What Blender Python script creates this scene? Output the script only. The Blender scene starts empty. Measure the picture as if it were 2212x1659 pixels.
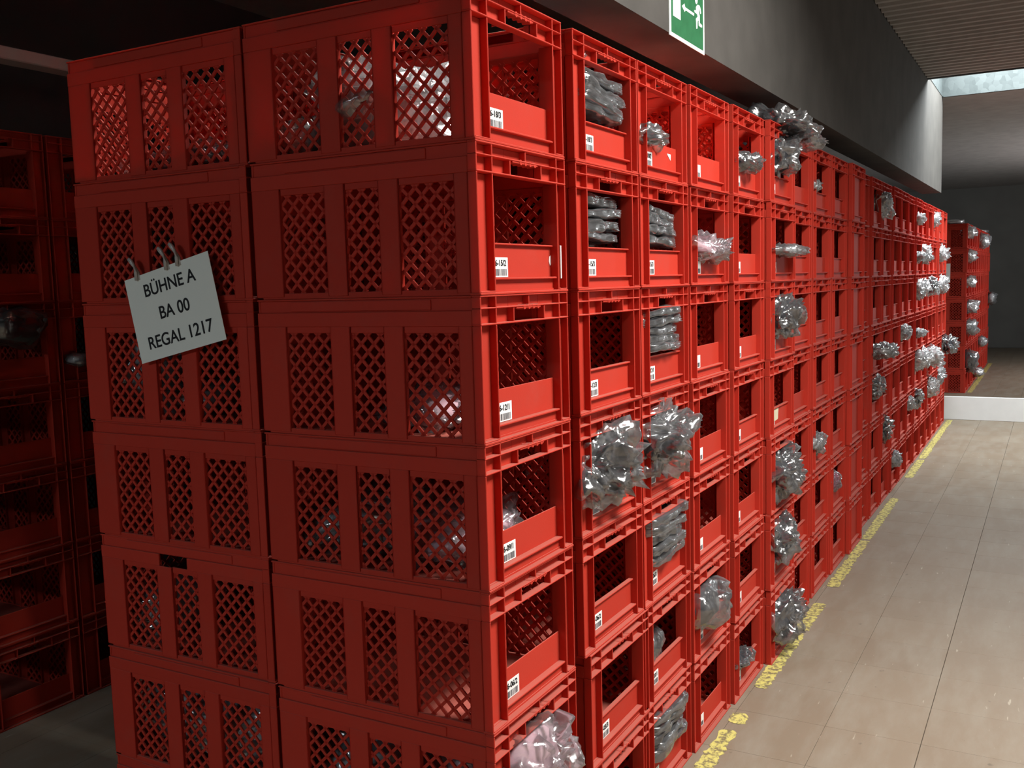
import bpy, bmesh, math, random
from mathutils import Vector, Matrix, noise

# ------------------------------------------------------------------ scene, camera, light
sc = bpy.context.scene
C = sc.collection
sc.view_settings.view_transform = 'Standard'
sc.view_settings.look = 'None'
sc.view_settings.gamma = 1.0
sc.view_settings.use_curve_mapping = False
sc.view_settings.exposure = 0.0
sc.cycles.use_denoising = True
sc.cycles.max_bounces = 6
sc.cycles.diffuse_bounces = 4
sc.cycles.glossy_bounces = 3
sc.cycles.transparent_max_bounces = 10
sc.cycles.use_adaptive_sampling = True
sc.cycles.adaptive_threshold = .03
sc.cycles.caustics_reflective = False
sc.cycles.caustics_refractive = False

YAW, PITCH, ROLL, FPX = .5121, .1031, -.0279, 2100.7
Fv = Vector((-math.sin(YAW)*math.cos(PITCH), math.cos(YAW)*math.cos(PITCH), -math.sin(PITCH)))
Rv = Vector((math.cos(YAW), math.sin(YAW), 0)); Uv = Rv.cross(Fv)
R2 = Rv*math.cos(ROLL) + Uv*math.sin(ROLL); U2 = Uv*math.cos(ROLL) - Rv*math.sin(ROLL)
cam_d = bpy.data.cameras.new('camera'); cam = bpy.data.objects.new('camera', cam_d); C.objects.link(cam)
M = Matrix(((R2.x, U2.x, -Fv.x, 1.0003), (R2.y, U2.y, -Fv.y, -1.6603), (R2.z, U2.z, -Fv.z, 1.545), (0, 0, 0, 1)))
cam.matrix_world = M
cam_d.sensor_fit = 'HORIZONTAL'; cam_d.sensor_width = 36.0; cam_d.lens = FPX/2212*36
cam_d.clip_start = .05; cam_d.clip_end = 100
sc.camera = cam

w = bpy.data.worlds.new('world'); sc.world = w; w.use_nodes = True
w.node_tree.nodes['Background'].inputs[0].default_value = (.5, .55, .6, 1)
w.node_tree.nodes['Background'].inputs[1].default_value = .02

CEIL = 3.18
NEAR_SKY = (.15, 1.75, 0.0, 2.7)       # y0, y1, x0, x1 of the roof-light shaft above the near columns
FAR_SKY = (7.40, 8.54, 0.0, 2.7)
def sky_lamp(name, s, energy, tilt, col):
    l = bpy.data.lights.new(name, 'AREA'); l.shape = 'RECTANGLE'
    l.size = s[3]-s[2]-.1; l.size_y = (s[1]-s[0])*.95; l.energy = energy; l.color = col
    o = bpy.data.objects.new(name, l); C.objects.link(o)
    o.location = ((s[2]+s[3])/2, (s[0]+s[1])/2, CEIL+.55)
    o.rotation_euler = (math.radians(-tilt), 0, 0)
    return o
nl = sky_lamp('roof_daylight_and_fill', NEAR_SKY, 330, -4, (1.0, .97, .93)); nl.location.x = 2.15; nl.data.size = 1.0
fl = sky_lamp('roof_daylight_and_fill', FAR_SKY, 290, 0, (.92, .98, 1.0)); fl.location.z = CEIL+.36
BACK_FILL = (-7.10, -5.90, -3.0, -.9)  # added unseen opening behind the camera, placed for fill light
bk = sky_lamp('roof_daylight_and_fill', BACK_FILL, 285, -25, (.80, .92, 1.0)); bk.location.z = CEIL+.24  # invented fill lamp that brightens the shaded row-end faces
wl = bpy.data.lights.new('far_row_fill', 'AREA'); wl.shape = 'RECTANGLE'; wl.size = 3.0; wl.size_y = 1.2; wl.energy = 140; wl.color = (.95, .98, 1)  # added fill light, out of view, to brighten the far crate row
wlo = bpy.data.objects.new('far_row_fill', wl); C.objects.link(wlo); wlo.location = (3.27, 13.6, 1.7); wlo.rotation_euler = (0, math.radians(90), 0); wlo.rotation_euler = (math.radians(90), 0, math.radians(90))

# ------------------------------------------------------------------ materials
def new_mat(name):
    m = bpy.data.materials.new(name); m.use_nodes = True
    nt = m.node_tree; nt.nodes.clear()
    out = nt.nodes.new('ShaderNodeOutputMaterial')
    return m, nt, out
def nd(nt, t, **kw):
    n = nt.nodes.new(t)
    for k, v in kw.items():
        if k.startswith('_'): setattr(n, k[1:], v)
        else: n.inputs[k.replace('__', ' ')].default_value = v
    return n
def L(nt, a, b): nt.links.new(a, b)
def principled(nt, col, rough, spec=.5, metal=0):
    b = nd(nt, 'ShaderNodeBsdfPrincipled', Roughness=rough, Metallic=metal)
    b.inputs['Base Color'].default_value = (*col, 1); b.inputs['Specular IOR Level'].default_value = spec
    return b
def simple(name, col, rough=.6, spec=.4, metal=0, var=0.0, scale=8.0, bump=0.0):
    m, nt, out = new_mat(name); b = principled(nt, col, rough, spec, metal)
    if var or bump:
        tc = nd(nt, 'ShaderNodeNewGeometry')
        n = nd(nt, 'ShaderNodeTexNoise', Scale=scale, Detail=6.0); L(nt, tc.outputs['Position'], n.inputs['Vector'])
        if var:
            r = nd(nt, 'ShaderNodeValToRGB')
            r.color_ramp.elements[0].position = .3; r.color_ramp.elements[1].position = .7
            r.color_ramp.elements[0].color = (*[c*(1-var) for c in col], 1)
            r.color_ramp.elements[1].color = (*[min(1, c*(1+var)) for c in col], 1)
            L(nt, n.outputs['Fac'], r.inputs['Fac']); L(nt, r.outputs['Color'], b.inputs['Base Color'])
        if bump:
            bp = nd(nt, 'ShaderNodeBump', Strength=bump, Distance=.01)
            L(nt, n.outputs['Fac'], bp.inputs['Height']); L(nt, bp.outputs['Normal'], b.inputs['Normal'])
    L(nt, b.outputs[0], out.inputs['Surface'])
    return m

def red_plastic():
    m, nt, out = new_mat('red_plastic')
    b = principled(nt, (.6, .03, .02), .62, .22)
    oi = nd(nt, 'ShaderNodeObjectInfo'); geo = nd(nt, 'ShaderNodeNewGeometry')
    ramp = nd(nt, 'ShaderNodeValToRGB')
    ramp.color_ramp.elements[0].color = (.51, .040, .022, 1); ramp.color_ramp.elements[1].color = (.58, .048, .027, 1)
    L(nt, oi.outputs['Random'], ramp.inputs['Fac'])
    # fine moulding grain and scuffs
    n1 = nd(nt, 'ShaderNodeTexNoise', Scale=9.0, Detail=8.0, Roughness=.65); L(nt, geo.outputs['Position'], n1.inputs['Vector'])
    mx = nd(nt, 'ShaderNodeMix', _data_type='RGBA'); mx.inputs['B'].default_value = (.45, .085, .06, 1)
    mr = nd(nt, 'ShaderNodeMapRange'); mr.inputs['From Min'].default_value = .52; mr.inputs['From Max'].default_value = .78
    mr.inputs['To Max'].default_value = .35
    L(nt, n1.outputs['Fac'], mr.inputs['Value']); L(nt, mr.outputs['Result'], mx.inputs['Factor']); L(nt, ramp.outputs['Color'], mx.inputs['A'])
    # settled dust lies on the ledges
    sx = nd(nt, 'ShaderNodeSeparateXYZ'); L(nt, geo.outputs['True Normal'], sx.inputs[0])
    dm = nd(nt, 'ShaderNodeMapRange'); dm.inputs['From Min'].default_value = .6; dm.inputs['From Max'].default_value = .95; dm.inputs['To Max'].default_value = .32
    L(nt, sx.outputs['Z'], dm.inputs['Value'])
    md = nd(nt, 'ShaderNodeMix', _data_type='RGBA'); md.inputs['B'].default_value = (.5, .36, .29, 1)
    L(nt, dm.outputs['Result'], md.inputs['Factor']); L(nt, mx.outputs['Result'], md.inputs['A'])
    L(nt, md.outputs['Result'], b.inputs['Base Color'])
    n2 = nd(nt, 'ShaderNodeTexNoise', Scale=420.0, Detail=2.0); L(nt, geo.outputs['Position'], n2.inputs['Vector'])
    bp = nd(nt, 'ShaderNodeBump', Strength=.12, Distance=.002); L(nt, n2.outputs['Fac'], bp.inputs['Height']); L(nt, bp.outputs['Normal'], b.inputs['Normal'])
    tr = nd(nt, 'ShaderNodeBsdfTranslucent'); tr.inputs['Color'].default_value = (.85, .06, .05, 1)
    ms = nd(nt, 'ShaderNodeMixShader'); ms.inputs[0].default_value = .25
    L(nt, b.outputs[0], ms.inputs[1]); L(nt, tr.outputs[0], ms.inputs[2]); L(nt, ms.outputs[0], out.inputs['Surface'])
    return m

def film_mat():
    m, nt, out = new_mat('clear_film')
    t = nd(nt, 'ShaderNodeBsdfTransparent'); t.inputs['Color'].default_value = (.93, .94, .95, 1)
    g = nd(nt, 'ShaderNodeBsdfGlossy', Roughness=.17); g.inputs['Color'].default_value = (1, 1, 1, 1)
    geo = nd(nt, 'ShaderNodeNewGeometry')
    wn = nd(nt, 'ShaderNodeTexNoise', Scale=14.0, Detail=3.0); L(nt, geo.outputs['Position'], wn.inputs['Vector'])
    wm = nd(nt, 'ShaderNodeMix', _data_type='RGBA'); wm.inputs['Factor'].default_value = .12
    L(nt, geo.outputs['Position'], wm.inputs['A']); L(nt, wn.outputs['Color'], wm.inputs['B'])
    mpv = nd(nt, 'ShaderNodeMapping'); mpv.inputs['Scale'].default_value = (1, .6, 1.5); mpv.inputs['Rotation'].default_value = (.5, .3, .7); L(nt, wm.outputs['Result'], mpv.inputs['Vector'])
    vo = nd(nt, 'ShaderNodeTexNoise', _noise_type='RIDGED_MULTIFRACTAL', Scale=19.0, Detail=2.0); L(nt, mpv.outputs[0], vo.inputs['Vector'])
    vb = nd(nt, 'ShaderNodeBump', Strength=.55, Distance=.010); L(nt, vo.outputs['Fac'], vb.inputs['Height'])
    L(nt, vb.outputs['Normal'], g.inputs['Normal'])
    d = nd(nt, 'ShaderNodeBsdfDiffuse'); d.inputs['Color'].default_value = (.75, .76, .78, 1)
    fr = nd(nt, 'ShaderNodeLayerWeight', Blend=.42)
    mr = nd(nt, 'ShaderNodeMapRange'); mr.inputs['To Min'].default_value = .17; mr.inputs['To Max'].default_value = .8
    L(nt, fr.outputs['Fresnel'], mr.inputs['Value'])
    gd = nd(nt, 'ShaderNodeMixShader'); gd.inputs[0].default_value = .16
    L(nt, g.outputs[0], gd.inputs[1]); L(nt, d.outputs[0], gd.inputs[2])
    ms = nd(nt, 'ShaderNodeMixShader'); L(nt, mr.outputs['Result'], ms.inputs[0])
    L(nt, t.outputs[0], ms.inputs[1]); L(nt, gd.outputs[0], ms.inputs[2]); L(nt, ms.outputs[0], out.inputs['Surface'])
    return m

def tile_mat():
    m, nt, out = new_mat('vinyl_tile')
    b = principled(nt, (.3, .24, .17), .38, .3)
    geo = nd(nt, 'ShaderNodeNewGeometry'); oi = nd(nt, 'ShaderNodeObjectInfo')
    base = nd(nt, 'ShaderNodeValToRGB')
    base.color_ramp.elements[0].color = (.215, .168, .12, 1); base.color_ramp.elements[1].color = (.232, .183, .131, 1)
    L(nt, oi.outputs['Random'], base.inputs['Fac'])
    mp = nd(nt, 'ShaderNodeMapping'); mp.inputs['Scale'].default_value = (1, .25, 1); L(nt, geo.outputs['Position'], mp.inputs['Vector'])
    n1 = nd(nt, 'ShaderNodeTexNoise', Scale=9.0, Detail=9.0, Roughness=.7); L(nt, mp.outputs[0], n1.inputs['Vector'])
    mx = nd(nt, 'ShaderNodeMix', _data_type='RGBA'); mx.inputs['B'].default_value = (.285, .255, .205, 1)
    r1 = nd(nt, 'ShaderNodeMapRange'); r1.inputs['From Min'].default_value = .42; r1.inputs['From Max'].default_value = .7; r1.inputs['To Max'].default_value = .7
    L(nt, n1.outputs['Fac'], r1.inputs['Value']); L(nt, r1.outputs[0], mx.inputs['Factor']); L(nt, base.outputs[0], mx.inputs['A'])
    n2 = nd(nt, 'ShaderNodeTexNoise', Scale=24.0, Detail=3.0); L(nt, geo.outputs['Position'], n2.inputs['Vector'])
    r2 = nd(nt, 'ShaderNodeMapRange'); r2.inputs['From Min'].default_value = .70; r2.inputs['From Max'].default_value = .76; r2.inputs['To Max'].default_value = .6
    L(nt, n2.outputs['Fac'], r2.inputs['Value'])
    mx2 = nd(nt, 'ShaderNodeMix', _data_type='RGBA'); mx2.inputs['B'].default_value = (.1, .08, .06, 1)
    L(nt, r2.outputs[0], mx2.inputs['Factor']); L(nt, mx.outputs['Result'], mx2.inputs['A'])
    mp3 = nd(nt, 'ShaderNodeMapping'); mp3.inputs['Scale'].default_value = (1, .16, 1); mp3.inputs['Rotation'].default_value = (0, 0, .12); L(nt, geo.outputs['Position'], mp3.inputs['Vector'])
    n3 = nd(nt, 'ShaderNodeTexNoise', Scale=60.0, Detail=2.0); L(nt, mp3.outputs[0], n3.inputs['Vector'])
    r3 = nd(nt, 'ShaderNodeMapRange'); r3.inputs['From Min'].default_value = .71; r3.inputs['From Max'].default_value = .76; r3.inputs['To Max'].default_value = .55
    L(nt, n3.outputs['Fac'], r3.inputs['Value'])
    mx3 = nd(nt, 'ShaderNodeMix', _data_type='RGBA'); mx3.inputs['B'].default_value = (.5, .45, .36, 1)
    L(nt, r3.outputs[0], mx3.inputs['Factor']); L(nt, mx2.outputs['Result'], mx3.inputs['A'])
    L(nt, mx3.outputs['Result'], b.inputs['Base Color'])
    rr = nd(nt, 'ShaderNodeMapRange'); rr.inputs['To Min'].default_value = .4; rr.inputs['To Max'].default_value = .62
    L(nt, n1.outputs['Fac'], rr.inputs['Value']); L(nt, rr.outputs[0], b.inputs['Roughness'])
    L(nt, b.outputs[0], out.inputs['Surface'])
    return m

def paint_mat():
    m, nt, out = new_mat('worn_yellow_paint'); b = principled(nt, (.62, .52, .08), .6, .3)
    geo = nd(nt, 'ShaderNodeNewGeometry')
    n = nd(nt, 'ShaderNodeTexNoise', Scale=45.0, Detail=5.0, Roughness=.7); L(nt, geo.outputs['Position'], n.inputs['Vector'])
    r = nd(nt, 'ShaderNodeValToRGB')
    r.color_ramp.elements[0].position = .43; r.color_ramp.elements[0].color = (.2, .165, .09, 1)
    r.color_ramp.elements[1].position = .54; r.color_ramp.elements[1].color = (.60, .54, .16, 1)
    L(nt, n.outputs['Fac'], r.inputs['Fac']); L(nt, r.outputs[0], b.inputs['Base Color']); L(nt, b.outputs[0], out.inputs['Surface'])
    return m

def galv_mat():
    m, nt, out = new_mat('galvanised_steel'); b = principled(nt, (.6, .65, .65), .6, .3, 0)
    geo = nd(nt, 'ShaderNodeNewGeometry')
    v = nd(nt, 'ShaderNodeTexVoronoi', Scale=22.0); L(nt, geo.outputs['Position'], v.inputs['Vector'])
    r = nd(nt, 'ShaderNodeValToRGB'); r.color_ramp.elements[0].color = (.028, .036, .036, 1); r.color_ramp.elements[1].color = (.055, .065, .065, 1)
    L(nt, v.outputs['Color'], r.inputs['Fac']); L(nt, r.outputs[0], b.inputs['Base Color']); L(nt, b.outputs[0], out.inputs['Surface'])
    return m

MT = dict(
    red=red_plastic(), film=film_mat(), tile=tile_mat(), paint=paint_mat(), galv=galv_mat(),
    slab=simple('floor_grout', (.085, .066, .048), .9),
    beam=simple('beam_plaster', (.066, .061, .055), .85, .2, var=.14, scale=5, bump=.25),
    ceil=simple('ceiling_sheet', (.34, .325, .31), .65, .3, var=.1),
    trim=simple('ceiling_trim', (.2, .13, .11), .7),
    wall=simple('wall_plaster', (.38, .375, .36), .9, .2, var=.08),
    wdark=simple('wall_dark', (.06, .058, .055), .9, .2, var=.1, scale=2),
    wfar=simple('wall_far_plaster', (.16, .16, .15), .9, .2, var=.1, scale=2),
    white=simple('white_board', (.75, .77, .76), .55, .3, var=.03),
    paper=simple('paper', (.82, .85, .80), .7, .2),
    label=simple('label_paper', (.8, .8, .78), .6, .3),
    ylabel=simple('yellowed_paper', (.62, .58, .42), .8, .2, var=.1, scale=60),
    ink=simple('ink', (.02, .02, .022), .7, .2),
    inkgrey=simple('ink_grey', (.07, .07, .08), .7, .2),
    green=simple('sign_green', (.022, .125, .05), .45, .4, var=.12, scale=30),
    signw=simple('sign_white', (.8, .85, .8), .45, .4),
    grey=simple('grey_cloth', (.05, .05, .054), .85, .2, var=.35, scale=30),
    dark=simple('dark_cloth', (.03, .03, .035), .8, .2, var=.4, scale=30),
    pink=simple('pale_pink_cloth', (.62, .40, .45), .8, .2, var=.15, scale=20),
    pale=simple('white_cloth', (.72, .68, .68), .8, .2, var=.12, scale=20),
    silver=simple('pale_grey_cloth', (.45, .46, .47), .75, .3, var=.3, scale=25),
    magenta=simple('magenta_cloth', (.4, .03, .12), .8, .2),
    sprig=simple('green_tag', (.25, .5, .08), .7),
    tie=simple('clear_tie', (.45, .42, .40), .25, .6),
    railp=simple('pale_rail_paint', (.55, .5, .48), .6),
)

# ------------------------------------------------------------------ mesh helpers
class MB:
    def __init__(s): s.v = []; s.f = []
    def add(s, vs, fs):
        o = len(s.v); s.v += [tuple(p) for p in vs]; s.f += [tuple(i+o for i in f) for f in fs]
    def box(s, x0, x1, y0, y1, z0, z1, c=.0011):
        lo = (min(x0, x1), min(y0, y1), min(z0, z1)); hi = (max(x0, x1), max(y0, y1), max(z0, z1))
        c = min(c, *[(hi[i]-lo[i])*.35 for i in range(3)])
        idx = {}; vs = []
        for sx in (0, 1):
            for sy in (0, 1):
                for sz in (0, 1):
                    sg = (sx, sy, sz); cor = [hi[i] if sg[i] else lo[i] for i in range(3)]
                    for ax in range(3):
                        p = [cor[i] if i == ax else (cor[i]-c if sg[i] else cor[i]+c) for i in range(3)]
                        idx[(sg, ax)] = len(vs); vs.append(p)
        fs = []
        for ax in range(3):
            a, b = (ax+1) % 3, (ax+2) % 3
            for sd in (0, 1):
                q = []
                for (i, j) in ((0, 0), (1, 0), (1, 1), (0, 1)):
                    sg = [0, 0, 0]; sg[ax] = sd; sg[a] = i; sg[b] = j; q.append(idx[(tuple(sg), ax)])
                fs.append(q if sd else q[::-1])
            for i in (0, 1):
                for j in (0, 1):                      # chamfer along axis ax, at corner i,j of a,b
                    sg0 = [0, 0, 0]; sg0[a] = i; sg0[b] = j; sg1 = list(sg0); sg1[ax] = 1
                    q = [idx[(tuple(sg0), a)], idx[(tuple(sg1), a)], idx[(tuple(sg1), b)], idx[(tuple(sg0), b)]]
                    fs.append(q if (i == j) == False else q[::-1])
        for sx in (0, 1):
            for sy in (0, 1):
                for sz in (0, 1):
                    sg = (sx, sy, sz); q = [idx[(sg, 0)], idx[(sg, 1)], idx[(sg, 2)]]
                    fs.append(q if (sx+sy+sz) % 2 else q[::-1])
        s.add(vs, fs)
    def sbox(s, x0, x1, y0, y1, z0, z1):
        s.add([(x0, y0, z0), (x1, y0, z0), (x1, y1, z0), (x0, y1, z0), (x0, y0, z1), (x1, y0, z1), (x1, y1, z1), (x0, y1, z1)],
              [(0, 3, 2, 1), (4, 5, 6, 7), (0, 1, 5, 4), (1, 2, 6, 5), (2, 3, 7, 6), (3, 0, 4, 7)])
    def bar(s, a, b, n, wd, th):           # flat bar from a to b, width wd in its plane, thickness th along n
        a, b, n = Vector(a), Vector(b), Vector(n)
        t = (b-a).normalized(); p = t.cross(n)*(wd/2); q = n*(th/2)
        vs = [a-p-q, a+p-q, a+p+q, a-p+q, b-p-q, b+p-q, b+p+q, b-p+q]
        s.add(vs, [(0, 3, 2, 1), (4, 5, 6, 7), (0, 1, 5, 4), (1, 2, 6, 5), (2, 3, 7, 6), (3, 0, 4, 7)])
    def prism(s, pts, axis, d0, d1):       # polygon in the plane across `axis` ('x' or 'y'), extruded d0..d1
        n = len(pts)
        mk = (lambda p, d: (d, p[0], p[1])) if axis == 'x' else (lambda p, d: (p[0], d, p[1]))
        vs = [mk(p, d0) for p in pts] + [mk(p, d1) for p in pts]
        s.add(vs, [tuple(range(n))[::-1], tuple(range(n, 2*n))] + [(i, (i+1) % n, n+(i+1) % n, n+i) for i in range(n)])
    def tube(s, pts, r, k=6):
        pts = [Vector(p) for p in pts]; rings = []
        for i, p in enumerate(pts):
            t = (pts[min(i+1, len(pts)-1)]-pts[max(i-1, 0)]).normalized()
            u = t.cross(Vector((0, 0, 1)));  u = u.normalized() if u.length > 1e-4 else Vector((1, 0, 0)); v = t.cross(u)
            rings.append([p+u*math.cos(2*math.pi*j/k)*r+v*math.sin(2*math.pi*j/k)*r for j in range(k)])
        vs = [q for rg in rings for q in rg]; fs = []
        for i in range(len(pts)-1):
            for j in range(k): fs.append((i*k+j, i*k+(j+1) % k, (i+1)*k+(j+1) % k, (i+1)*k+j))
        fs += [tuple(range(k))[::-1], tuple((len(pts)-1)*k+j for j in range(k))]
        s.add(vs, fs)
    def mesh(s, name, mat, off=(0, 0, 0), smooth=False, fix=False):
        me = bpy.data.meshes.new(name)
        me.from_pydata([(p[0]-off[0], p[1]-off[1], p[2]-off[2]) for p in s.v], [], s.f)
        if fix:
            bm = bmesh.new(); bm.from_mesh(me); bmesh.ops.recalc_face_normals(bm, faces=bm.faces); bm.to_mesh(me); bm.free()
        me.materials.append(mat)
        if smooth: me.shade_smooth()
        me.update()
        return me

def put(name, me, parent=None, loc=(0, 0, 0), rot=None):
    o = bpy.data.objects.new(name, me); C.objects.link(o)
    o.parent = parent; o.location = loc
    if rot: o.rotation_euler = rot
    return o
def tag(o, label, cat, group=None, kind=None):
    o['label'] = label; o['category'] = cat
    if group: o['group'] = group
    if kind: o['kind'] = kind
    return o
def struct(o):
    o['kind'] = 'structure'; return o
def empty(name, loc=(0, 0, 0), rot=None):
    return put(name, None, None, loc, rot)
def text_mesh(body, size, axis, mat, ext=.0006, align='CENTER'):
    cu = bpy.data.curves.new('t', 'FONT'); cu.body = body; cu.size = size; cu.align_x = align; cu.align_y = 'CENTER'; cu.extrude = ext; cu.offset = size*.012
    o = bpy.data.objects.new('t', cu); C.objects.link(o)
    me = bpy.data.meshes.new_from_object(o.evaluated_get(bpy.context.evaluated_depsgraph_get()))
    bpy.data.objects.remove(o); bpy.data.curves.remove(cu)
    for v in me.vertices:
        x, y, z = v.co
        v.co = (z, x, y) if axis == 'x' else (x, -z, y)
    me.materials.clear(); me.materials.append(mat)
    return me
ORD = ['', 'first', 'second', 'third', 'fourth', 'fifth', 'sixth', 'seventh', 'eighth', 'ninth', 'tenth', 'eleventh', 'twelfth', 'thirteenth',
       'fourteenth', 'fifteenth', 'sixteenth', 'seventeenth', 'eighteenth', 'nineteenth', 'twentieth', 'twenty-first', 'twenty-second']
LEV = ['', 'top level', 'second level from the top', 'third level from the top', 'middle level', 'third level from the floor', 'second level from the floor', 'floor level']

# ------------------------------------------------------------------ the room
rnd = random.Random(7)
XL, XR, YB, YF = -3.2, 3.3, -9.0, 20.0
fm = MB(); fm.sbox(XL, XR, YB, YF, -.12, -.004)
floor = struct(put('floor', fm.mesh('floor', MT['slab'])))
TP = .305
tm = MB(); g = .0006; tm.box(-TP/2+g, TP/2-g, -TP/2+g, TP/2-g, -.0045, 0, .0005)
tile_me = tm.mesh('tile', MT['tile'])
rest = MB(); cells = []
for i in range(-13, 10):
    for j in range(-35, 61):
        x = .645+TP*(i+.5); y = 1.645+TP*(j+.5)
        if not (XL+.1 < x < XR-.1 and YB+.1 < y < YF-.1): continue
        vis = 0.0 < x < .75+.33+max(0, (4-y))*.05 and 1.0 < y < 19 and not (x > 1.2)
        cells.append((0 if vis else 1, (x-1)**2+(y+1.66)**2, x, y))
cells.sort()
for k, (h, d, x, y) in enumerate(cells):
    if h == 0 and k < 300: put('tile', tile_me, floor, (x+(.0012 if 0 < x-.645 < .3 else 0), y, 0))
    else: rest.sbox(x-TP/2+g, x+TP/2-g, y-TP/2+g, y+TP/2-g, -.0045, 0)
ro = put('tile', rest.mesh('tile_field', MT['tile']), floor); ro['kind'] = 'stuff'

def wall(name, x0, x1, y0, y1, z0, z1, mat):
    m = MB(); m.sbox(x0, x1, y0, y1, z0, z1); return struct(put(name, m.mesh(name, mat)))
wall('wall_right', XR, XR+.15, YB, YF, 0, CEIL+.05, MT['wall'])
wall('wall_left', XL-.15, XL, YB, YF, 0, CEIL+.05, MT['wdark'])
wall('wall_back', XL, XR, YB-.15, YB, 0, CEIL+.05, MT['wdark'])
wall('wall_far', XL, XR, YF, YF+.15, 0, CEIL+.05, MT['wfar'])

# ceiling: flat sheet with two shaft openings over the aisle and ribbed panels along the beam
cm = MB()
def slab(x0, x1, y0, y1): cm.sbox(x0, x1, y0, y1, CEIL, CEIL+.05)
slab(XL, 0.0, BACK_FILL[1], YF); slab(XL, 0.0, YB, BACK_FILL[0]); slab(XL, BACK_FILL[2], BACK_FILL[0], BACK_FILL[1])
ys = [YB, BACK_FILL[0], BACK_FILL[1], NEAR_SKY[0], NEAR_SKY[1], FAR_SKY[0], FAR_SKY[1], YF]
for k in (0, 2, 4, 6): slab(0, XR, ys[k], ys[k+1])
for s in (NEAR_SKY, FAR_SKY): slab(s[3], XR, s[0], s[1])
slab(BACK_FILL[3], XR, BACK_FILL[0], BACK_FILL[1])
ceiling = struct(put('ceiling', cm.mesh('ceiling', MT['ceil'])))
def ribbed(y0, y1, x0=.004, x1=.985, P=.118):
    m = MB(); n = max(1, round((y1-y0)/P)); P = (y1-y0)/n; prof = []
    for k in range(n):
        b = y0+k*P
        prof += [(b+P*.03, 0), (b+P*.17, -.028), (b+P*.50, -.028), (b+P*.64, 0)]
    prof = [(y0, 0)] + prof + [(y1, 0)]
    vs = []; fs = []
    for (y, z) in prof: vs += [(x0, y, CEIL-.004+z), (x1, y, CEIL-.004+z)]
    for i in range(len(prof)-1): fs.append((2*i, 2*i+2, 2*i+3, 2*i+1))
    m.add(vs, fs); put('ribbed_panel', m.mesh('ribbed_panel', MT['ceil'], fix=False), ceiling)
ribbed(NEAR_SKY[1]+.03, FAR_SKY[0]-.03)
m = MB()
m.box(.985, 1.06, NEAR_SKY[1]+.03, FAR_SKY[0]-.03, CEIL-.06, CEIL, .004)
struct(put('trim_1', m.mesh('trim_1', MT['trim'])))
# roof-light shafts of galvanised sheet; the third is an added, unseen fill opening
for n, s in ((1, NEAR_SKY), (2, FAR_SKY), (3, BACK_FILL)):
    y0, y1, x0, x1 = s; zt = CEIL+.95
    sh = struct(empty('window_%d' % n, ((x0+x1)/2, (y0+y1)/2, CEIL)))
    off = ((x0+x1)/2, (y0+y1)/2, CEIL)
    def part(nm, b, mat):
        mm = MB(); mm.sbox(*b); put(nm, mm.mesh(nm, mat, off), sh)
    part('shaft_side', (x0-.03, x0+.004, y0-.03, y1+.03, CEIL+.002, zt), MT['galv'])
    part('shaft_side', (x1-.004, x1+.03, y0-.03, y1+.03, CEIL+.002, zt), MT['galv'])
    part('shaft_side', (x0, x1, y1-.006, y1+.03, CEIL-.004, zt), MT['galv'])
    part('shaft_side', (x0, x1, y0-.03, y0+.004, CEIL-.03, zt), MT['galv'])
    part('seam', (x0, x0+.014, y1-.018, y1, CEIL+.002, zt), MT['galv'])
    part('pane', (x0-.03, x1+.03, y0-.03, y1+.03, zt, zt+.02), MT['signw'])

wn = struct(empty('window_4', (XR, 13.6, 1.7)))  # unseen window added as housing for the far-row fill light
m = MB(); m.sbox(-.012, -.002, -1.55, 1.55, -.65, .65); put('pane', m.mesh('pane', MT['signw']), wn)
m = MB()
for a in (-1.55, 0, 1.5): m.box(-.05, 0, a, a+.05, -.65, .65, .003)
for a in (-.65, .6): m.box(-.05, 0, -1.55, 1.55, a, a+.05, .003)
put('window_frame', m.mesh('window_frame', MT['railp']), wn)
# concrete beam over the row front
bm_ = MB()
z0, z1 = 2.243, 2.293
bm_.add([(-.17, -4.6, z0-.02), (0, -4.6, z0-.02), (0, 8.62, z1), (-.17, 8.62, z1), (-.17, -4.6, CEIL), (0, -4.6, CEIL), (0, 8.62, CEIL), (-.17, 8.62, CEIL)],
        [(0, 3, 2, 1), (4, 5, 6, 7), (0, 1, 5, 4), (1, 2, 6, 5), (2, 3, 7, 6), (3, 0, 4, 7)])
tag(put('ceiling_beam', bm_.mesh('ceiling_beam', MT['beam'])), 'deep grey beam under the ceiling above the long crate row, carrying the green sign', 'beam')
m = MB(); m.box(-2.36, -2.27, -4, 8, 2.385, 2.43, .004)
tag(put('rail', m.mesh('rail', MT['railp'])), 'pale rail in the dark at the upper left, above the dim crates', 'rail')
m = MB(); m.box(-.035, 2.9, 9.38, 9.42, 0, .242, .003)
tag(put('low_barrier', m.mesh('low_barrier', MT['white'])), 'low white board across the aisle at the far end of the long crate row', 'barrier')

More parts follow.
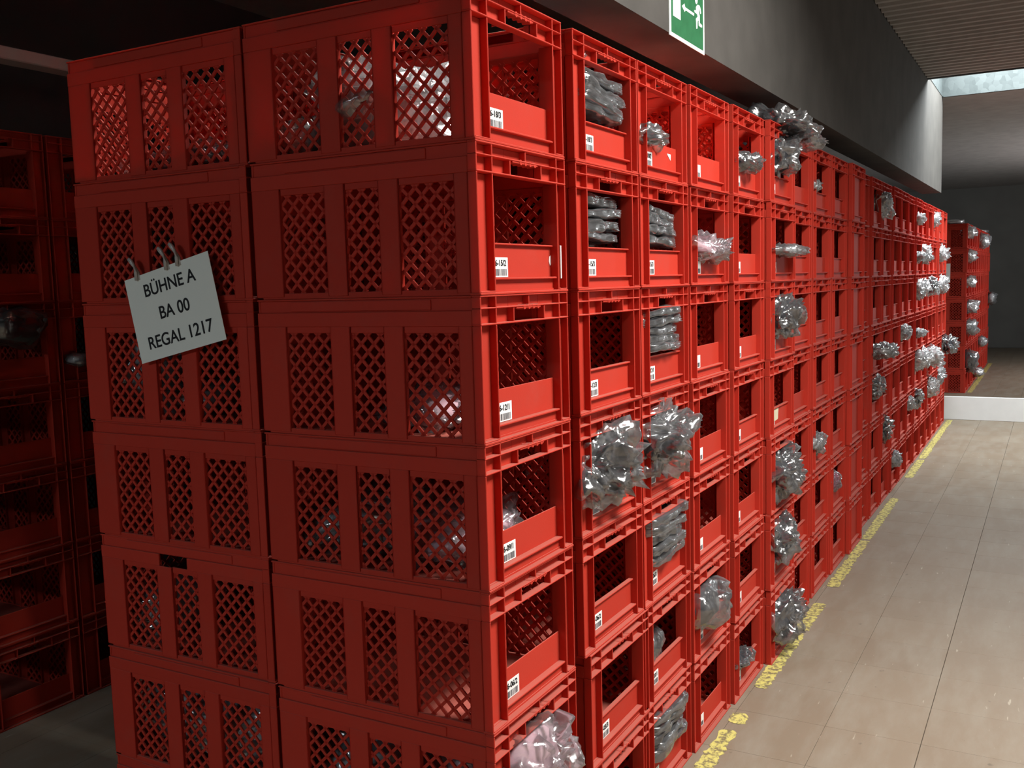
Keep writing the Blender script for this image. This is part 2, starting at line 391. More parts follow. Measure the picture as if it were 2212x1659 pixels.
# ------------------------------------------------------------------ crates
W, D, H = .396, .595, .3046
OFF = (-D/2, W/2, 0)
LR, RR = .065, .354                        # inner ribs of the two front posts
def build_base(m):
    m.sbox(-.583, -.012, .010, W-.010, .004, .009)
    m.box(-.024, .002, 0, W, 0, .005); m.box(-D, -D+.02, .002, W-.002, 0, .005)
def build_post(m, side):
    y0, y1 = (0, LR) if side == 0 else (RR, W)
    m.box(-.021, -.017, y0+.001, y1-.001, .005, .243)
    ri = (LR-.004, LR) if side == 0 else (RR-.004, RR)
    m.box(-.036, 0, ri[0], ri[1], .005, .243)
    oy = (0, .004) if side == 0 else (W-.004, W)
    m.box(-.021, 0, oy[0], oy[1], .005, .243)
    # rounded foot pad of the post
    m.box(-.02, 0.001, y0+.003, y1-.003, .005, .008)
def build_front(m, full=False, lip=True, sag=0.0):
    top = .243 if full else .106
    m.box(-.023, -.020, LR-.002, RR+.001, .034, top, .0008)
    m.box(-.026, -.004, LR-.002, RR, .030, .0345)
    m.box(-.017, -.014, LR-.002, RR, .004, .031, .0006)
    if lip and not full: m.box(-.026, -.012, LR, RR-.004, top-.004, top)
def build_rim(m, side_hole=False):
    for z, t in ((.3005, .0038), (.2765, .0030), (.2435, .0036)):
        m.box(-.021, .0005, .0, W, z, z+t)
    hy0, hy1 = .141, .277
    m.box(-.021, -.017, .001, hy0, .246, .3005); m.box(-.021, -.017, hy1, W-.001, .246, .3005)
    m.box(-.021, -.017, hy0, hy1, .2785, .3005)
    for y in (0.0, LR-.004, RR-.004, W-.004): m.box(-.021, 0, y, y+.004, .246, .3005)
    for y in (hy0-.004, hy1): m.box(-.034, -.001, y, y+.004, .246, .2768)
    m.box(-.021, -.002, .207, .211, .279, .3005)
    for k in range(4):                     # wavy finger grip under the rim
        y = .186+k*.021; m.tube([(-.020, y, .2760), (-.0005, y, .2760)], .0058, 8)
    m.box(-.019, -.001, .150, .262, .2725, .2768)
    for sgn in (0, 1):                     # long sides
        def yb(a, b): return (a, b) if sgn == 0 else (W-b, W-a)
        if side_hole and sgn == 0:
            m.box(-.275, -.021, *yb(.0, .006), .243, .274); m.box(-D, -.375, *yb(0, .006), .243, .274)
        else: m.box(-D, -.021, *yb(.0, .006), .243, .274)
        m.box(-D, -.021, *yb(.004, .008), .274, .3005)
        m.box(-D, -.021, *yb(0, .012), .3005, .3043)
        m.box(-D+.1, -.12, *yb(0.0008, .008), .277, .298)
    m.box(-D, -D+.006, .002, W-.002, .243, .274); m.box(-D+.004, -D+.008, .002, W-.002, .274, .3005); m.box(-D, -D+.012, .002, W-.002, .3005, .3043)
WINS = [(-.190, -.055), (-.331, -.242), (-.512, -.386)]
def build_side(m, sgn):
    def yb(a, b): return (a, b) if sgn == 0 else (W-b, W-a)
    edges = [(-.055, -.021), (-.242, -.190), (-.386, -.331), (-D, -.512)]
    for a, b in edges:
        m.box(a, b, *yb(.0005, .004), .005, .243)
        for xx in (a, b-.004):
            m.box(xx, xx+.004, *yb(.0005, .014), .005, .243)
    m.box(-D, -.021, *yb(.002, .012), 0, .013)
    for a, b in WINS: m.box(a, b, *yb(.004, .008), .229, .2435)
def clip_seg(px, pz, dx, dz, r):
    t0, t1 = -9, 9
    for p, d, lo, hi in ((px, dx, r[0], r[1]), (pz, dz, r[2], r[3])):
        a, b = (lo-p)/d, (hi-p)/d
        if a > b: a, b = b, a
        t0, t1 = max(t0, a), min(t1, b)
    return (t0, t1) if t1-t0 > .004 else None
def lattice(m, r, plane, pos, th=.004, wd=.0068, P=.0343):
    for s in (1, -1):
        k = int(2.0/P)
        for i in range(-k, k):
            c = i*P+.0015
            # line  h = c + s*z
            q = clip_seg(c, 0.0, s*1.0, 1.0, r)
            if not q: continue
            a = (c+s*q[0], q[0]); b = (c+s*q[1], q[1])
            if plane == 'y': m.bar((a[0], pos, a[1]), (b[0], pos, b[1]), (0, 1, 0), wd, th)
            else: m.bar((pos, a[0], a[1]), (pos, b[0], b[1]), (1, 0, 0), wd, th)
def build_lattice(m, sgn):
    y = .009 if sgn == 0 else W-.009
    for a, b in WINS: lattice(m, (a, b, .012, .231), 'y', y)
def build_back(m):
    x0, x1 = -D, -D+.004
    m.box(x0, x1, .003, .075, .004, .243); m.box(x0, x1, W-.075, W-.003, .004, .243)
    m.box(x0, x1, .075, W-.075, .004, .03); m.box(x0, x1, .075, W-.075, .195, .243)
    lattice(m, (.075, W-.075, .03, .195), 'x', -D+.004)
def mk(fn, name, *a, **k):
    m = MB(); fn(m, *a, **k); return m.mesh(name, MT['red'], OFF, fix=True)
CR = dict(base=mk(build_base, 'base'), postL=mk(build_post, 'post', 0), postR=mk(build_post, 'post', 1),
          front=mk(build_front, 'front_panel'), frontp=mk(build_front, 'front_panel', lip=False), frontf=mk(build_front, 'front_panel', True),
          rim=mk(build_rim, 'rim'), rimh=mk(build_rim, 'rim', side_hole=True), sideL=mk(build_side, 'side_wall', 0), sideR=mk(build_side, 'side_wall', 1),
          latL=mk(build_lattice, 'lattice', 0), latR=mk(build_lattice, 'lattice', 1), back=mk(build_back, 'back_wall'))
def build_body(m):
    build_base(m); build_post(m, 0); build_post(m, 1); build_side(m, 0); build_side(m, 1); build_lattice(m, 0); build_lattice(m, 1); build_back(m)
CR['body'] = mk(build_body, 'body')
lab = MB(); lab.box(-.0200, -.0190, .069, .149, .0355, .0765, .0003); LABEL = lab.mesh('label', MT['label'], OFF)
def bars(m, seed):
    r = random.Random(seed); y = .076
    while y < .142:
        wd = r.choice((.0012, .0018, .0028)); m.sbox(-.0190, -.0186, y, y+wd, .0385, .0525); y += wd+r.choice((.0012, .0018, .0024))
BARS = []
for k in range(4):
    m = MB(); bars(m, k); BARS.append(m.mesh('barcode', MT['inkgrey'], OFF))
def crate(loc, detail=2, front='front', label=None, code=None, cat_label='', group=None, rim='rim', rz=0):
    """loc is the lower left front corner (front faces +x)"""
    o = empty('plastic_crate', (loc[0]-D/2, loc[1]+W/2, loc[2]), (0, 0, rz))
    tag(o, cat_label, 'crate', group)
    if detail == 2:
        put('base', CR['base'], o); put('post', CR['postL'], o); put('post', CR['postR'], o)
        put('front_panel', CR[front], o); put('rim', CR[rim], o); put('back_wall', CR['back'], o)
        a = put('side_wall', CR['sideL'], o); put('lattice', CR['latL'], a)
        b = put('side_wall', CR['sideR'], o); put('lattice', CR['latR'], b)
    else:
        put('body', CR['body'], o); put('front_panel', CR[front], o); put('rim', CR[rim], o)
    if label is not None:
        l = put('label', LABEL, o); l['label'] = 'white barcode label'
        put('barcode', BARS[label % 4], l)
        if code:
            t = put('lettering', text_mesh(code, .0175, 'x', MT['ink']), l, (-.0187-OFF[0], .109-OFF[1], .0645))
    return o

COLS = [(0, 0), (.456, 0), (.857, 0), (1.262, .006), (1.675, .018), (2.09, .04), (2.53, .012), (2.98, .010), (3.40, .012), (3.82, .030),
        (4.262, -.012), (4.675, 0), (5.085, 0), (5.51, .004), (5.92, 0), (6.325, 0), (6.73, .004), (7.15, 0), (7.57, .004), (7.98, 0), (8.42, .004), (8.85, 0)]
DIG = {(1, 1): 3, (1, 2): 2, (1, 3): 1, (1, 4): 1, (1, 5): 2, (2, 1): 3, (2, 2): 3, (2, 3): 3}
CPOS = {}
for c, (y0, dx) in enumerate(COLS, 1):
    for l in range(1, 8):
        r = random.Random(c*31+l)
        jx = r.uniform(-.004, .004); jy = r.uniform(-.003, .003)
        if c == 1: jx *= .5; jy = 0
        if (c, l) == (2, 6) or (c, l) == (2, 7): jy += .022
        if c == 2 and l <= 2: jy -= .002
        x, y, z = dx+jx, y0+jy, (7-l)*H
        CPOS[(c, l)] = (x, y, z)
        fr = 'frontf' if c == 10 else ('front' if (c+l*2) % 3 else 'frontp')
        if (c, l) in ((1, 1), (1, 3), (1, 4), (1, 5), (3, 1), (4, 1), (4, 3), (4, 4), (4, 5), (5, 2), (5, 3)): fr = 'frontp'
        if (c, l) in ((1, 2), (2, 1), (2, 2), (2, 3), (3, 2), (3, 3), (3, 4), (4, 2), (2, 5), (2, 6), (3, 6), (5, 6), (5, 7)): fr = 'front'
        det = 2 if c <= 10 else 1
        code = None
        if c <= 3: code = '%03d-%02d/%d' % (c+5, 21-3*l, DIG.get((c, l), 1+(c+l) % 3))
        lb = 'red crate at the near corner, %s' % LEV[l] if c == 1 else \
             'red crate in the last column before the white board, %s' % LEV[l] if c == 22 else \
             'red crate %sin the %s column from the near corner, %s' % ('closed ' if c == 10 else '', ORD[c], LEV[l].replace(' from the', ' from'))
        crate((x, y, z), det, fr, (c*3+l) if c <= 9 and (c, l) not in ((1, 6), (1, 7)) else None, code, lb, 'crates of the long row')
# second crate of the row's end, behind the corner column
for l in range(1, 8):
    r = random.Random(500+l)
    crate((-.608+r.uniform(-.003, .003), r.uniform(-.002, .008), (7-l)*H), 2, 'front', None, None,
          'red crate at the left of the row end, %s' % LEV[l], 'crates at the row end', 'rimh' if l == 5 else 'rim')
    for c in range(2, 7):
        crate((-.61, COLS[c-1][0], (7-l)*H), 1, 'front', None, None, 'red crate of the rear layer behind the %s column, %s' % (ORD[c], LEV[l].replace(' from the', ' from')), 'crates of the rear layer')
# dim row across the left aisle
for j, y0 in enumerate((.28, .69)):
    for l in range(1, 8):
        crate((-2.25, y0, (7-l)*H), 1, 'frontp', None, None, 'dark red crate across the left aisle, %s column, %s' % (ORD[j+1], LEV[l]), 'dim crates across the left aisle')
# second row past the white board
Y2 = 11.82
for j in range(11):
    for l in range(1, 8):
        r = random.Random(900+j*9+l)
        crate((.0+r.uniform(-.006, .006), Y2+j*.415, (7-l)*H), 1, 'frontp', None, None,
              'red crate in far row, %s column past white board, %s' % (ORD[j+1], LEV[l]), 'crates of the far row')

# ------------------------------------------------------------------ bags and folded garments
def rid(p, sc_, seed):
    d, _ = noise.voronoi(Vector((p[0]*sc_+seed*7.3, p[1]*sc_-seed*3.1, p[2]*sc_+seed*1.7)))
    return min(1.0, (d[1]-d[0]))
_ico = {}
def ico(sub):
    if sub not in _ico:
        b = bmesh.new(); bmesh.ops.create_icosphere(b, subdivisions=sub, radius=1.0)
        _ico[sub] = ([v.co.copy() for v in b.verts], [tuple(v.index for v in f.verts) for f in b.faces]); b.free()
    return _ico[sub]
def crinkle(p, fr, seed, rot):
    q = Matrix.Rotation(rot, 3, 'X') @ Matrix.Rotation(rot*1.7+seed, 3, 'Y') @ p
    q = Vector((q.x*fr*.45, q.y*fr, q.z*fr*.9))+Vector((seed*3.3, seed*1.9, -seed))
    return max(0.0, 1-abs(noise.noise(q))*3.0)
def blob(size, k, sub, seed, amp, crease, freq, mat, shrink=1.0, bend=0.0, pinch=0.0, flap=0.0):
    vs, fs = ico(sub); out = []
    sz = Vector(size)*.5*shrink*(.94 if k < 4 else 1.0); mean = (sz.x*sz.y*sz.z)**(1/3)
    for n in vs:
        s = (abs(n.x)**k+abs(n.y)**k+abs(n.z)**k)**(-1/k); q = n*s
        p = Vector((q.x*sz.x, q.y*sz.y, q.z*sz.z))
        f = freq/mean
        pw = p + Vector((noise.noise(p*f*.9+Vector((seed, 0, 3))), noise.noise(p*f*.9+Vector((7, seed, 1))), noise.noise(p*f*.9+Vector((2, 5, seed)))))*mean*.5
        cr = crease*(1.35 if k < 4 else 1.0)
        d = noise.fractal(p*f*.8+Vector((seed*5.1, seed*2.3, 0)), 1.0, 2.0, 3)*amp*1.1*mean
        d += (rid(pw, f*1.0, seed)-.35)*cr*.8*mean
        d += (crinkle(pw, f*1.5, seed, .5)*.75 + crinkle(pw, f*2.4, seed+4, 1.9)*.6 + crinkle(pw, f*4.0, seed+8, 2.9)*.18-.5)*cr*mean
        p = p + n*d
        if pinch: p.z *= 1-pinch*max(0, q.x)**2; p.y *= 1-pinch*.5*max(0, -q.y)**2
        if flap and q.x > .5:
            p.x += flap*(q.x-.5)*2*(.6+.8*noise.noise(Vector((p.y*18, seed, 2.0)))); 
        if bend: p.z += bend*math.sin(p.y*9+seed)*.5 + bend*.6*noise.noise(Vector((p.x*5, p.y*8, seed*1.3)))
        out.append(p)
    me = bpy.data.meshes.new('b'); me.from_pydata([tuple(p) for p in out], [], fs); me.materials.append(mat); me.shade_smooth(); me.update()
    return me
def bag(name, loc, size, seed, cloth, label, cat='bag', group=None, sub=4, k=3.1, amp=.16, crease=.20, freq=1.0, rot=(0, 0, 0), pinch=.0, bend=0., flap=0., grow=1.04):
    o = empty(name, loc, rot); tag(o, label, cat, group)
    put('garment', blob(size, k, max(2, sub-1), seed, amp*.8, crease*.5, freq, MT[cloth], .93, bend, pinch), o)
    put('plastic_film', blob(size, k, sub+(1 if sub == 4 and k < 4 else 0), seed, amp, crease, freq*1.15, MT['film'], grow, bend, pinch, flap), o)
    return o
def stack(c, l, n, z0, t, wy, yc, xf, seed, cloth='grey', words='folded grey garment in clear film', jit=.012, tilt=0.):
    x, y, z = CPOS[(c, l)]; r = random.Random(seed); zz = z0
    for i in range(n):
        th = t*r.uniform(.85, 1.15); wyy = wy*r.uniform(.92, 1.05); ln = .40
        xo = xf+.026+r.uniform(-jit*1.2, 0)-(.06 if zz < .098 else 0)
        name = 'bagged_garment'
        posw = 'topmost' if i == n-1 else 'lowest' if i == 0 else '%s from below' % ORD[i+1]
        bag(name, (x+xo-ln/2, y+yc+r.uniform(-jit, jit)*.7, z+zz+th/2), (ln, wyy, th*1.06), seed+i*1.37, cloth,
            '%s, %s, %s column %s' % (words, posw, ORD[c], LEV[l].replace(' from the', ' from')), 'garment', 'bagged garments stacked in the crates',
            sub=4, k=9, amp=.09, crease=.12, freq=.62, bend=.008, flap=.004, grow=1.0, rot=(tilt*r.uniform(.6, 1.3), 0, r.uniform(-.05, .05)))
        zz += th
stack(2, 1, 8, .012, .0275, .285, .20, -.022, 21.3, words='folded grey garment in clear film', tilt=-.07)
stack(2, 2, 8, .012, .027, .275, .19, -.036, 35.9)
stack(3, 2, 8, .012, .027, .28, .195, -.030, 44.1, tilt=-.08)
stack(3, 3, 9, .012, .0255, .285, .20, -.018, 52.7)
stack(3, 7, 9, .012, .026, .29, .205, -.014, 61.2)
stack(3, 5, 8, .012, .029, .29, .205, -.012, 77.4)
# sleeve corner sticking up out of the second column's top crate
def cbag(c, l, ly, lz, size, seed, cloth, text, x=.0, **kw):
    px, py, pz = CPOS[(c, l)]
    return bag('plastic_bag', (px+x, py+ly, pz+lz), size, seed, cloth, text, 'bag', 'bags in the crates of the long row', **kw)
cbag(2, 1, .10, .262, (.20, .16, .075), 3.3, 'silver', 'pale clear bag peeking over the rim of the second column top crate', x=-.13, k=2.2, crease=.3)
cbag(3, 1, .135, .120, (.23, .22, .065), 5.2, 'grey', 'grey bag drooping over the front of the third column top crate', x=-.10, flap=.02, crease=.22)
cbag(5, 1, .18, .125, (.16, .22, .06), 6.8, 'dark', 'black bag poking out of the fifth column top crate', x=-.055, flap=.03, crease=.3)
cbag(6, 1, .29, .305, (.25, .30, .085), 8.4, 'grey', 'large shiny bag bulging over the rim of the sixth column top crate', x=-.03, crease=.30, flap=.05, rot=(-.2, .2, .1))
cbag(6, 1, .185, .185, (.24, .26, .15), 9.9, 'dark', 'dark crumpled bag filling the sixth column top crate under the bulging bag', x=-.07, crease=.26)
cbag(8, 1, .10, .135, (.12, .11, .06), 10.7, 'silver', 'small pale bag in the eighth column top crate', x=-.045)
cbag(4, 2, .195, .118, (.22, .25, .075), 12.1, 'pink', 'small pale pink bag in the fourth column, second level from the top', x=-.07, crease=.34, flap=.02)
cbag(6, 2, .20, .122, (.22, .30, .036), 13.5, 'silver', 'flat silvery bag jutting from the sixth column, second level from the top', x=-.04, k=3.2, crease=.2, flap=.03)
cbag(5, 3, .13, .125, (.06, .07, .05), 14.2, 'pale', 'scrap of white bag in the fifth column, third level from the top', x=-.06, sub=3)
cbag(6, 3, .19, .165, (.22, .27, .16), 15.8, 'dark', 'dark shiny bag in the sixth column, third level from the top', x=-.055, crease=.28)
cbag(2, 4, .165, .155, (.28, .285, .19), 17.3, 'grey', 'big crumpled shiny bag hanging out of the second column, middle level', x=-.095, crease=.32, freq=1.2, flap=.02)
cbag(3, 4, .175, .165, (.26, .29, .18), 18.9, 'grey', 'crumpled shiny bag with a loose corner in the third column, middle level', x=-.085, crease=.34, freq=1.2, flap=.05)
cbag(6, 5, .20, .150, (.24, .30, .18), 20.2, 'grey', 'round shiny bag in the sixth column, third level from the floor', x=-.055, crease=.32, freq=1.2)
cbag(8, 5, .12, .13, (.14, .20, .09), 22.6, 'silver', 'small clear bag in the eighth column, third level from the floor', x=-.045, crease=.3)
cbag(6, 6, .19, .165, (.22, .27, .17), 23.1, 'grey', 'shiny dark bag in the sixth column, second level from the floor', x=-.06, crease=.32)
cbag(9, 6, .13, .16, (.14, .16, .11), 24.4, 'magenta', 'magenta item in a clear bag in the ninth column, second level from floor', x=-.055)
cbag(4, 6, .17, .155, (.22, .27, .14), 25.5, 'grey', 'bluish clear bag with loose corner in the fourth column, second level from floor', x=-.09, crease=.28, flap=.04, k=4, amp=.1)
cbag(3, 6, .155, .125, (.28, .24, .13), 26.9, 'dark', 'smooth dark grey bag in the third column, second level from the floor', x=-.16, crease=.08, amp=.1)
cbag(6, 7, .20, .155, (.24, .30, .18), 28.2, 'grey', 'shiny grey bag in the sixth column crate on the floor', x=-.055, crease=.30, flap=.02)
cbag(5, 7, .15, .118, (.14, .20, .04), 29.7, 'dark', 'flat dark bag in the fifth column crate on the floor', x=-.05, crease=.2)
cbag(1, 6, .185, .170, (.26, .27, .17), 31.1, 'pink', 'pale pink bag bulging from the corner crate, second level from the floor', x=-.09, crease=.26, flap=.05)
# inside the corner column, seen through the lattice
cbag(1, 1, .20, .11, (.30, .34, .20), 33.8, 'pale', 'big white shiny bag in the top corner crate', x=-.34, crease=.22)
cbag(1, 1, .20, .055, (.12, .30, .085), 34.9, 'pale', 'small white bag at the rear of the top corner crate', x=-.53, crease=.22)
cbag(1, 3, .19, .050, (.24, .30, .075), 36.4, 'pink', 'low pale pink bag in the corner crate, third level from the top', x=-.22, crease=.26)
cbag(1, 4, .20, .060, (.26, .33, .10), 37.7, 'pink', 'pale pink bag in the corner crate, middle level', x=-.20, crease=.24)
cbag(1, 4, .20, .068, (.27, .33, .115), 38.3, 'silver', 'pale grey bag at the rear of the corner crate, middle level', x=-.43, crease=.24)
cbag(1, 6, .20, .09, (.28, .33, .16), 39.6, 'silver', 'grey bag in the corner crate, second level from the floor', x=-.43, crease=.2)
def lbag(l, lx, lz, size, seed, cloth, text):
    bag('plastic_bag', (-.608+lx, .2, (7-l)*H+lz), size, seed, cloth, text, 'bag', 'bags in the row end crates', crease=.22)
lbag(1, -.30, .045, (.50, .32, .07), 40.1, 'dark', 'dark low bag in the top crate at the left of the row end')
lbag(3, -.50, .14, (.13, .30, .22), 41.4, 'silver', 'pale bag beside the paper sign, left row end crate, third from top')
lbag(3, -.33, .05, (.18, .30, .08), 42.8, 'silver', 'low pale bag below the paper sign in the left row end crate')
lbag(5, -.49, .09, (.17, .32, .16), 43.3, 'silver', 'grey bag in the left row end crate, third level from the floor')
lbag(6, -.30, .10, (.50, .33, .18), 45.6, 'silver', 'grey bags filling the left row end crate, second level from the floor')
lbag(7, -.16, .13, (.24, .33, .23), 46.9, 'silver', 'grey bag in the left row end crate on the floor')
# bags of the far columns: world y, z0, z1, protrusion, width, cloth
FARB = [(5.11, 1.91, 2.06, .03, .20, 'silver'), (6.85, 1.94, 2.0, .04, .2, 'pale'), (8.15, 1.97, 2.08, .02, .2, 'pale'), (7.25, 1.635, 1.76, .05, .22, 'pale'),
        (6.92, 1.64, 1.69, .05, .2, 'silver'), (8.62, 1.66, 1.78, .05, .22, 'pale'), (6.92, 1.342, 1.475, .04, .22, 'pale'), (7.33, 1.36, 1.47, .03, .2, 'pale'),
        (7.78, 1.355, 1.478, .05, .25, 'dark'), (8.20, 1.35, 1.44, .03, .2, 'pale'), (8.63, 1.35, 1.485, .06, .24, 'pale'), (6.12, 1.05, 1.15, .03, .16, 'silver'),
        (6.95, 1.03, 1.07, .05, .2, 'silver'), (4.86, 1.028, 1.08, .11, .28, 'silver'), (9.02, .735, .885, .11, .26, 'dark'), (6.92, .74, .90, .05, .22, 'pale'),
        (7.35, .735, .88, .05, .22, 'pale'), (7.78, .72, .86, .09, .26, 'pale'), (4.87, .77, .885, .03, .22, 'grey'), (7.78, .445, .585, .07, .22, 'pale'),
        (8.63, .457, .62, .04, .22, 'silver'), (6.93, .44, .58, .03, .22, 'grey'), (6.52, .47, .56, .02, .2, 'silver'), (5.28, .42, .575, .02, .2, 'grey'), (5.71, .17, .26, .03, .2, 'silver')]
for i, (y, za, zb, pr, wy, cl) in enumerate(FARB):
    col = max(k for k, (yy, _) in enumerate(COLS, 1) if yy <= y); l = 7-int(((za+zb)/2)//H)
    kindw = {'pale': 'white shiny', 'silver': 'pale grey', 'dark': 'black and white', 'grey': 'grey'}[cl]
    bag('plastic_bag', (pr-.08, y, (za+zb)/2), (.17, wy*.85, zb-za+.015), 60+i*2.3, cl,
        '%s bag poking out of the %s column crate, %s' % (kindw, ORD[col], LEV[l]), 'bag', 'bags in the far columns', sub=4, crease=.36, freq=1.2, flap=.01)
FR2 = [(12.0, 1.96, 2.10, 'pale'), (14.1, 1.88, 2.055, 'silver'), (12.05, 1.665, 1.80, 'pale'), (12.02, 1.35, 1.467, 'pale'), (12.1, 1.01, 1.17, 'pale'), (12.0, .74, .915, 'silver'),
       (14.15, .445, .575, 'silver'), (12.1, .25, .52, 'grey'), (13.5, .06, .17, 'pale'), (16.2, 1.0, 1.17, 'silver')]
for i, (y, za, zb, cl) in enumerate(FR2):
    j = int((y-Y2)/.415); l = 7-int(((za+zb)/2)//H)
    bag('plastic_bag', (.0 if i in (0, 2, 3) else .03, y, (za+zb)/2), (.17, .26, zb-za+.01), 130+i*3.1, cl,
        '%s bag in the far row, %s column, %s' % ({'pale': 'white shiny', 'silver': 'pale grey', 'grey': 'dark grey'}[cl], ORD[j+1], LEV[l]), 'bag', 'bags in the far row', sub=3, crease=.36, freq=1.2, flap=.01)
bag('plastic_bag', (-.22, 12.0, 2.16), (.34, .3, .055), 170.2, 'pale', 'white flat bag lying on top of the far row, at its near end', 'bag', sub=3, crease=.25)
bag('plastic_bag', (-.1, 15.7, 2.16), (.2, .4, .05), 172.8, 'pale', 'white flat bag lying on top of the far row, farther along', 'bag', sub=3, crease=.25)
# clear bags glimmering in the dim left row
bag('plastic_bag', (-2.28, .50, 1.44), (.2, .26, .13), 180.3, 'grey', 'dim grey bag in the dark crates at the left edge', 'bag', sub=3)
bag('plastic_bag', (-2.24, .76, 1.305), (.1, .12, .05), 182.3, 'silver', 'small pale bag in the dark beside the row end', 'bag', sub=3)

# ------------------------------------------------------------------ paper, stickers, tape
sg = empty('paper_sign', (-.847, -.016, 1.506), (0, -math.radians(12.1), 0))
tag(sg, 'white paper sheet with rack text hung askew on the row end crates', 'sign')
m = MB(); m.box(-.1485, .1485, -.0006, .0006, -.105, .105, .0002); put('sheet', m.mesh('sheet', MT['paper']), sg)
for body, z, s_ in (('BÜHNE A', .062, .043), ('BA 00', .0, .043), ('REGAL 1217', -.064, .043)):
    put('lettering', text_mesh(body, s_, 'y', MT['ink'], .0003), sg, (.002, -.001, z))
for x in (-.102, .005, .045):
    m = MB(); pts = [(x+.008*math.sin(t*.9), -.004-.006*math.sin(t*.5), .095+.055*math.sin(t*.35)) for t in range(10)]
    m.tube(pts, .004, 6); put('film_tie', m.mesh('film_tie', MT['tie'], smooth=True), sg)
m = MB(); m.box(-.255, -.19, Y2-.006, Y2-.002, 1.40, 1.64, .0005)
tag(put('paper_sheet', m.mesh('paper_sheet', MT['label'])), 'small white sheet on the end of the far crate row', 'paper')
px, py, pz = CPOS[(1, 2)]
m = MB(); m.box(px-.001, px+.002, py+.3595, py+.364, pz+.03, pz+.105, .0004)
tag(put('tape_strip', m.mesh('tape_strip', MT['label'])), 'thin white vertical tape on the right post of the corner column, second level', 'tape')
def scrap(c, l, pts, name, label, mat='label', x=-.0195):
    px, py, pz = CPOS[(c, l)]; m = MB(); m.prism([(py+a, pz+b) for a, b in pts], 'x', px+x, px+x+.0006)
    tag(put(name, m.mesh(name, MT[mat], fix=True)), label, 'sticker')
scrap(1, 2, [(.352, .084), (.343, .080), (.341, .070), (.346, .060), (.353, .064)], 'sticker_scrap', 'torn white sticker scrap on the corner column panel, second level from top')
scrap(3, 1, [(.27, .086), (.302, .086), (.300, .068)], 'sticker_scrap', 'torn white sticker corner on the third column top crate')
scrap(2, 4, [(.150, .060), (.154, .060), (.157, .082), (.152, .084)], 'sticker_scrap', 'white paper streak under the shiny bag, second column middle level')
scrap(6, 4, [(.075, .046), (.20, .052), (.21, .103), (.16, .100), (.07, .095)], 'paper_note', 'yellowed paper note on the sixth column crate, middle level', 'ylabel')
scrap(11, 6, [(.07, .21), (.13, .22), (.16, .245), (.08, .25)], 'paper_tag', 'small green tag on the eleventh column crate, second level from the floor', 'sprig', -.01)

def tape(y0, y1, seed, xc=.058, wd=.052):
    r = random.Random(seed); n = max(4, int((y1-y0)/.012)); Lp = []; Rp = []
    for i in range(n+1):
        y = y0+(y1-y0)*i/n
        a = xc-wd/2+noise.noise(Vector((y*30, seed, 0)))*.008+r.uniform(-.004, .004)
        b = xc+wd/2+noise.noise(Vector((y*30, seed+5, 0)))*.010+r.uniform(-.005, .005)
        if i in (0, n): a, b = xc-wd*.2, xc+wd*.25
        Lp.append((a, y)); Rp.append((b, y))
    m = MB(); vs = []; fs = []
    for (a, y), (b, _) in zip(Lp, Rp): vs += [(a, y, .0012), (b, y, .0012), (a, y, .0002), (b, y, .0002)]
    for i in range(n):
        k = 4*i; fs += [(k, k+1, k+5, k+4), (k+2, k, k+4, k+6), (k+1, k+3, k+7, k+5)]
    m.add(vs, fs); return m.mesh('floor_marking', MT['paint'])
TAPES = [(.55, 1.08, 'nearest worn stretch of yellow floor line beside the crates'), (1.14, 1.475, 'chipped yellow floor line piece at the lower edge, beside the third column'),
         (1.53, 1.62, 'small isolated patch of yellow floor line'), (1.86, 2.50, 'bright yellow floor line stretch beside the fifth and sixth columns'),
         (2.53, 2.93, 'short yellow floor line stretch beside the seventh column'), (3.20, 4.15, 'worn yellow floor line stretch beside the ninth and tenth columns'),
         (4.18, 5.35, 'pale yellow floor line stretch beside the twelfth column'), (6.1, 6.9, 'faded yellow floor line stretch beside the sixteenth column'),
         (6.95, 9.33, 'long pale yellow floor line stretch ending at the white board'), (11.9, 16.3, 'yellow floor line along the far crate row')]
for i, (a, b, lb) in enumerate(TAPES):
    tag(put('floor_marking', tape(a, b, 3.7*i+1, .058 if i < 7 else .05, .055)), lb, 'floor marking', 'pieces of the yellow floor line')

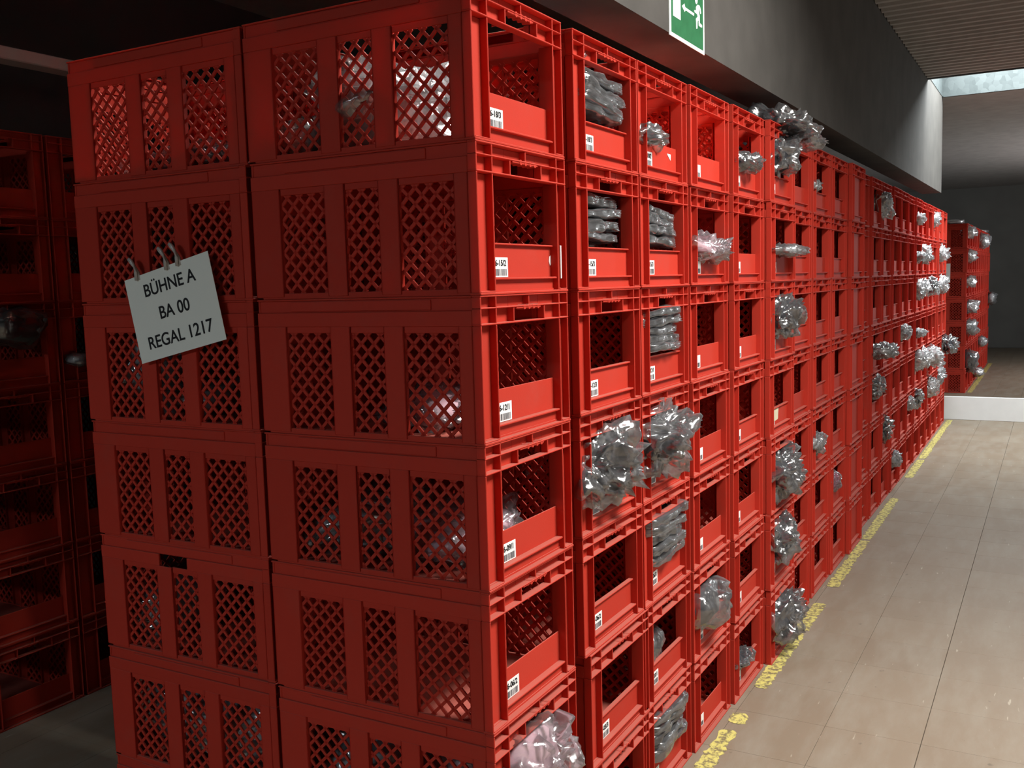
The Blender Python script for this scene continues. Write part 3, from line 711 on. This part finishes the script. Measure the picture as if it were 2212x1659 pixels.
# ------------------------------------------------------------------ green escape-route sign on the beam
es = empty('exit_sign', (.0, 1.255, 2.247)); tag(es, 'green and white escape route sign with running figure on the grey beam', 'sign')
SH = .30
m = MB(); m.prism([(-.156, 0), (.163, 0), (.163, SH), (-.156, SH)], 'x', .0005, .003); put('plate', m.mesh('plate', MT['signw'], fix=True), es)
m = MB(); m.prism([(-.141, .011), (.150, .011), (.150, SH-.012), (-.141, SH-.012)], 'x', .003, .0034); put('field', m.mesh('field', MT['green'], fix=True), es)
def pic(name, pts):
    m = MB(); m.prism(pts, 'x', .0034, .004)
    me = m.mesh(name, MT['signw'], fix=True)
    put(name, me, es)
pic('door_symbol', [(-.127, .059), (-.062, .059), (-.062, .225), (-.127, .225)])
pic('arrow', [(-.049, .103), (-.027, .115), (-.02, .106), (.062, .106), (.06, .098), (-.017, .098), (-.025, .091)])
fig = MB()
import math as _m
fig.prism([(.083+.0135*_m.cos(t*_m.pi/8), .155+.0165*_m.sin(t*_m.pi/8)) for t in range(16)], 'x', .0034, .004)
for pts in ([(.081, .130), (.097, .140), (.115, .141), (.125, .134), (.130, .121), (.122, .117), (.113, .128), (.108, .132), (.109, .119), (.090, .110), (.066, .111), (.064, .117), (.081, .119)],
            [(.090, .110), (.109, .119), (.116, .110), (.116, .089), (.137, .087), (.139, .080), (.127, .078), (.106, .079), (.105, .095), (.095, .090), (.093, .068), (.082, .065), (.080, .094), (.096, .104)]):
    fig.prism(pts, 'x', .0034, .004)
put('running_figure', fig.mesh('running_figure', MT['signw'], fix=True), es)

# ------------------------------------------------------------------ batten lamp behind the beam, over the crate tops
bl = empty('batten_lamp', (-.60, 1.3, CEIL)); tag(bl, 'long batten lamp hanging behind the beam above the crate tops', 'lamp')
m = MB(); m.box(-.09, .09, -.8, .8, -.30, -.22, .006); put('housing', m.mesh('housing', MT['railp']), bl)
m = MB(); m.tube([(0, -.76, -.315), (0, .76, -.315)], .013, 10); put('tube', m.mesh('tube', MT['signw'], smooth=True), bl)
m = MB(); m.tube([(0, -.6, -.22), (0, -.6, 0)], .006); put('hanger', m.mesh('hanger', MT['railp']), bl)
m = MB(); m.tube([(0, .6, -.22), (0, .6, 0)], .006); put('hanger', m.mesh('hanger', MT['railp']), bl)
ld = bpy.data.lights.new('batten_lamp_light', 'AREA'); ld.shape = 'RECTANGLE'; ld.size = .12; ld.size_y = 1.5; ld.energy = 92; ld.spread = math.radians(74); ld.color = (1, .95, .9)
lo = bpy.data.objects.new('batten_lamp_light', ld); C.objects.link(lo); lo.parent = bl; lo.location = (0, 0, -.335); lo.rotation_euler = (math.radians(-26), 0, 0)
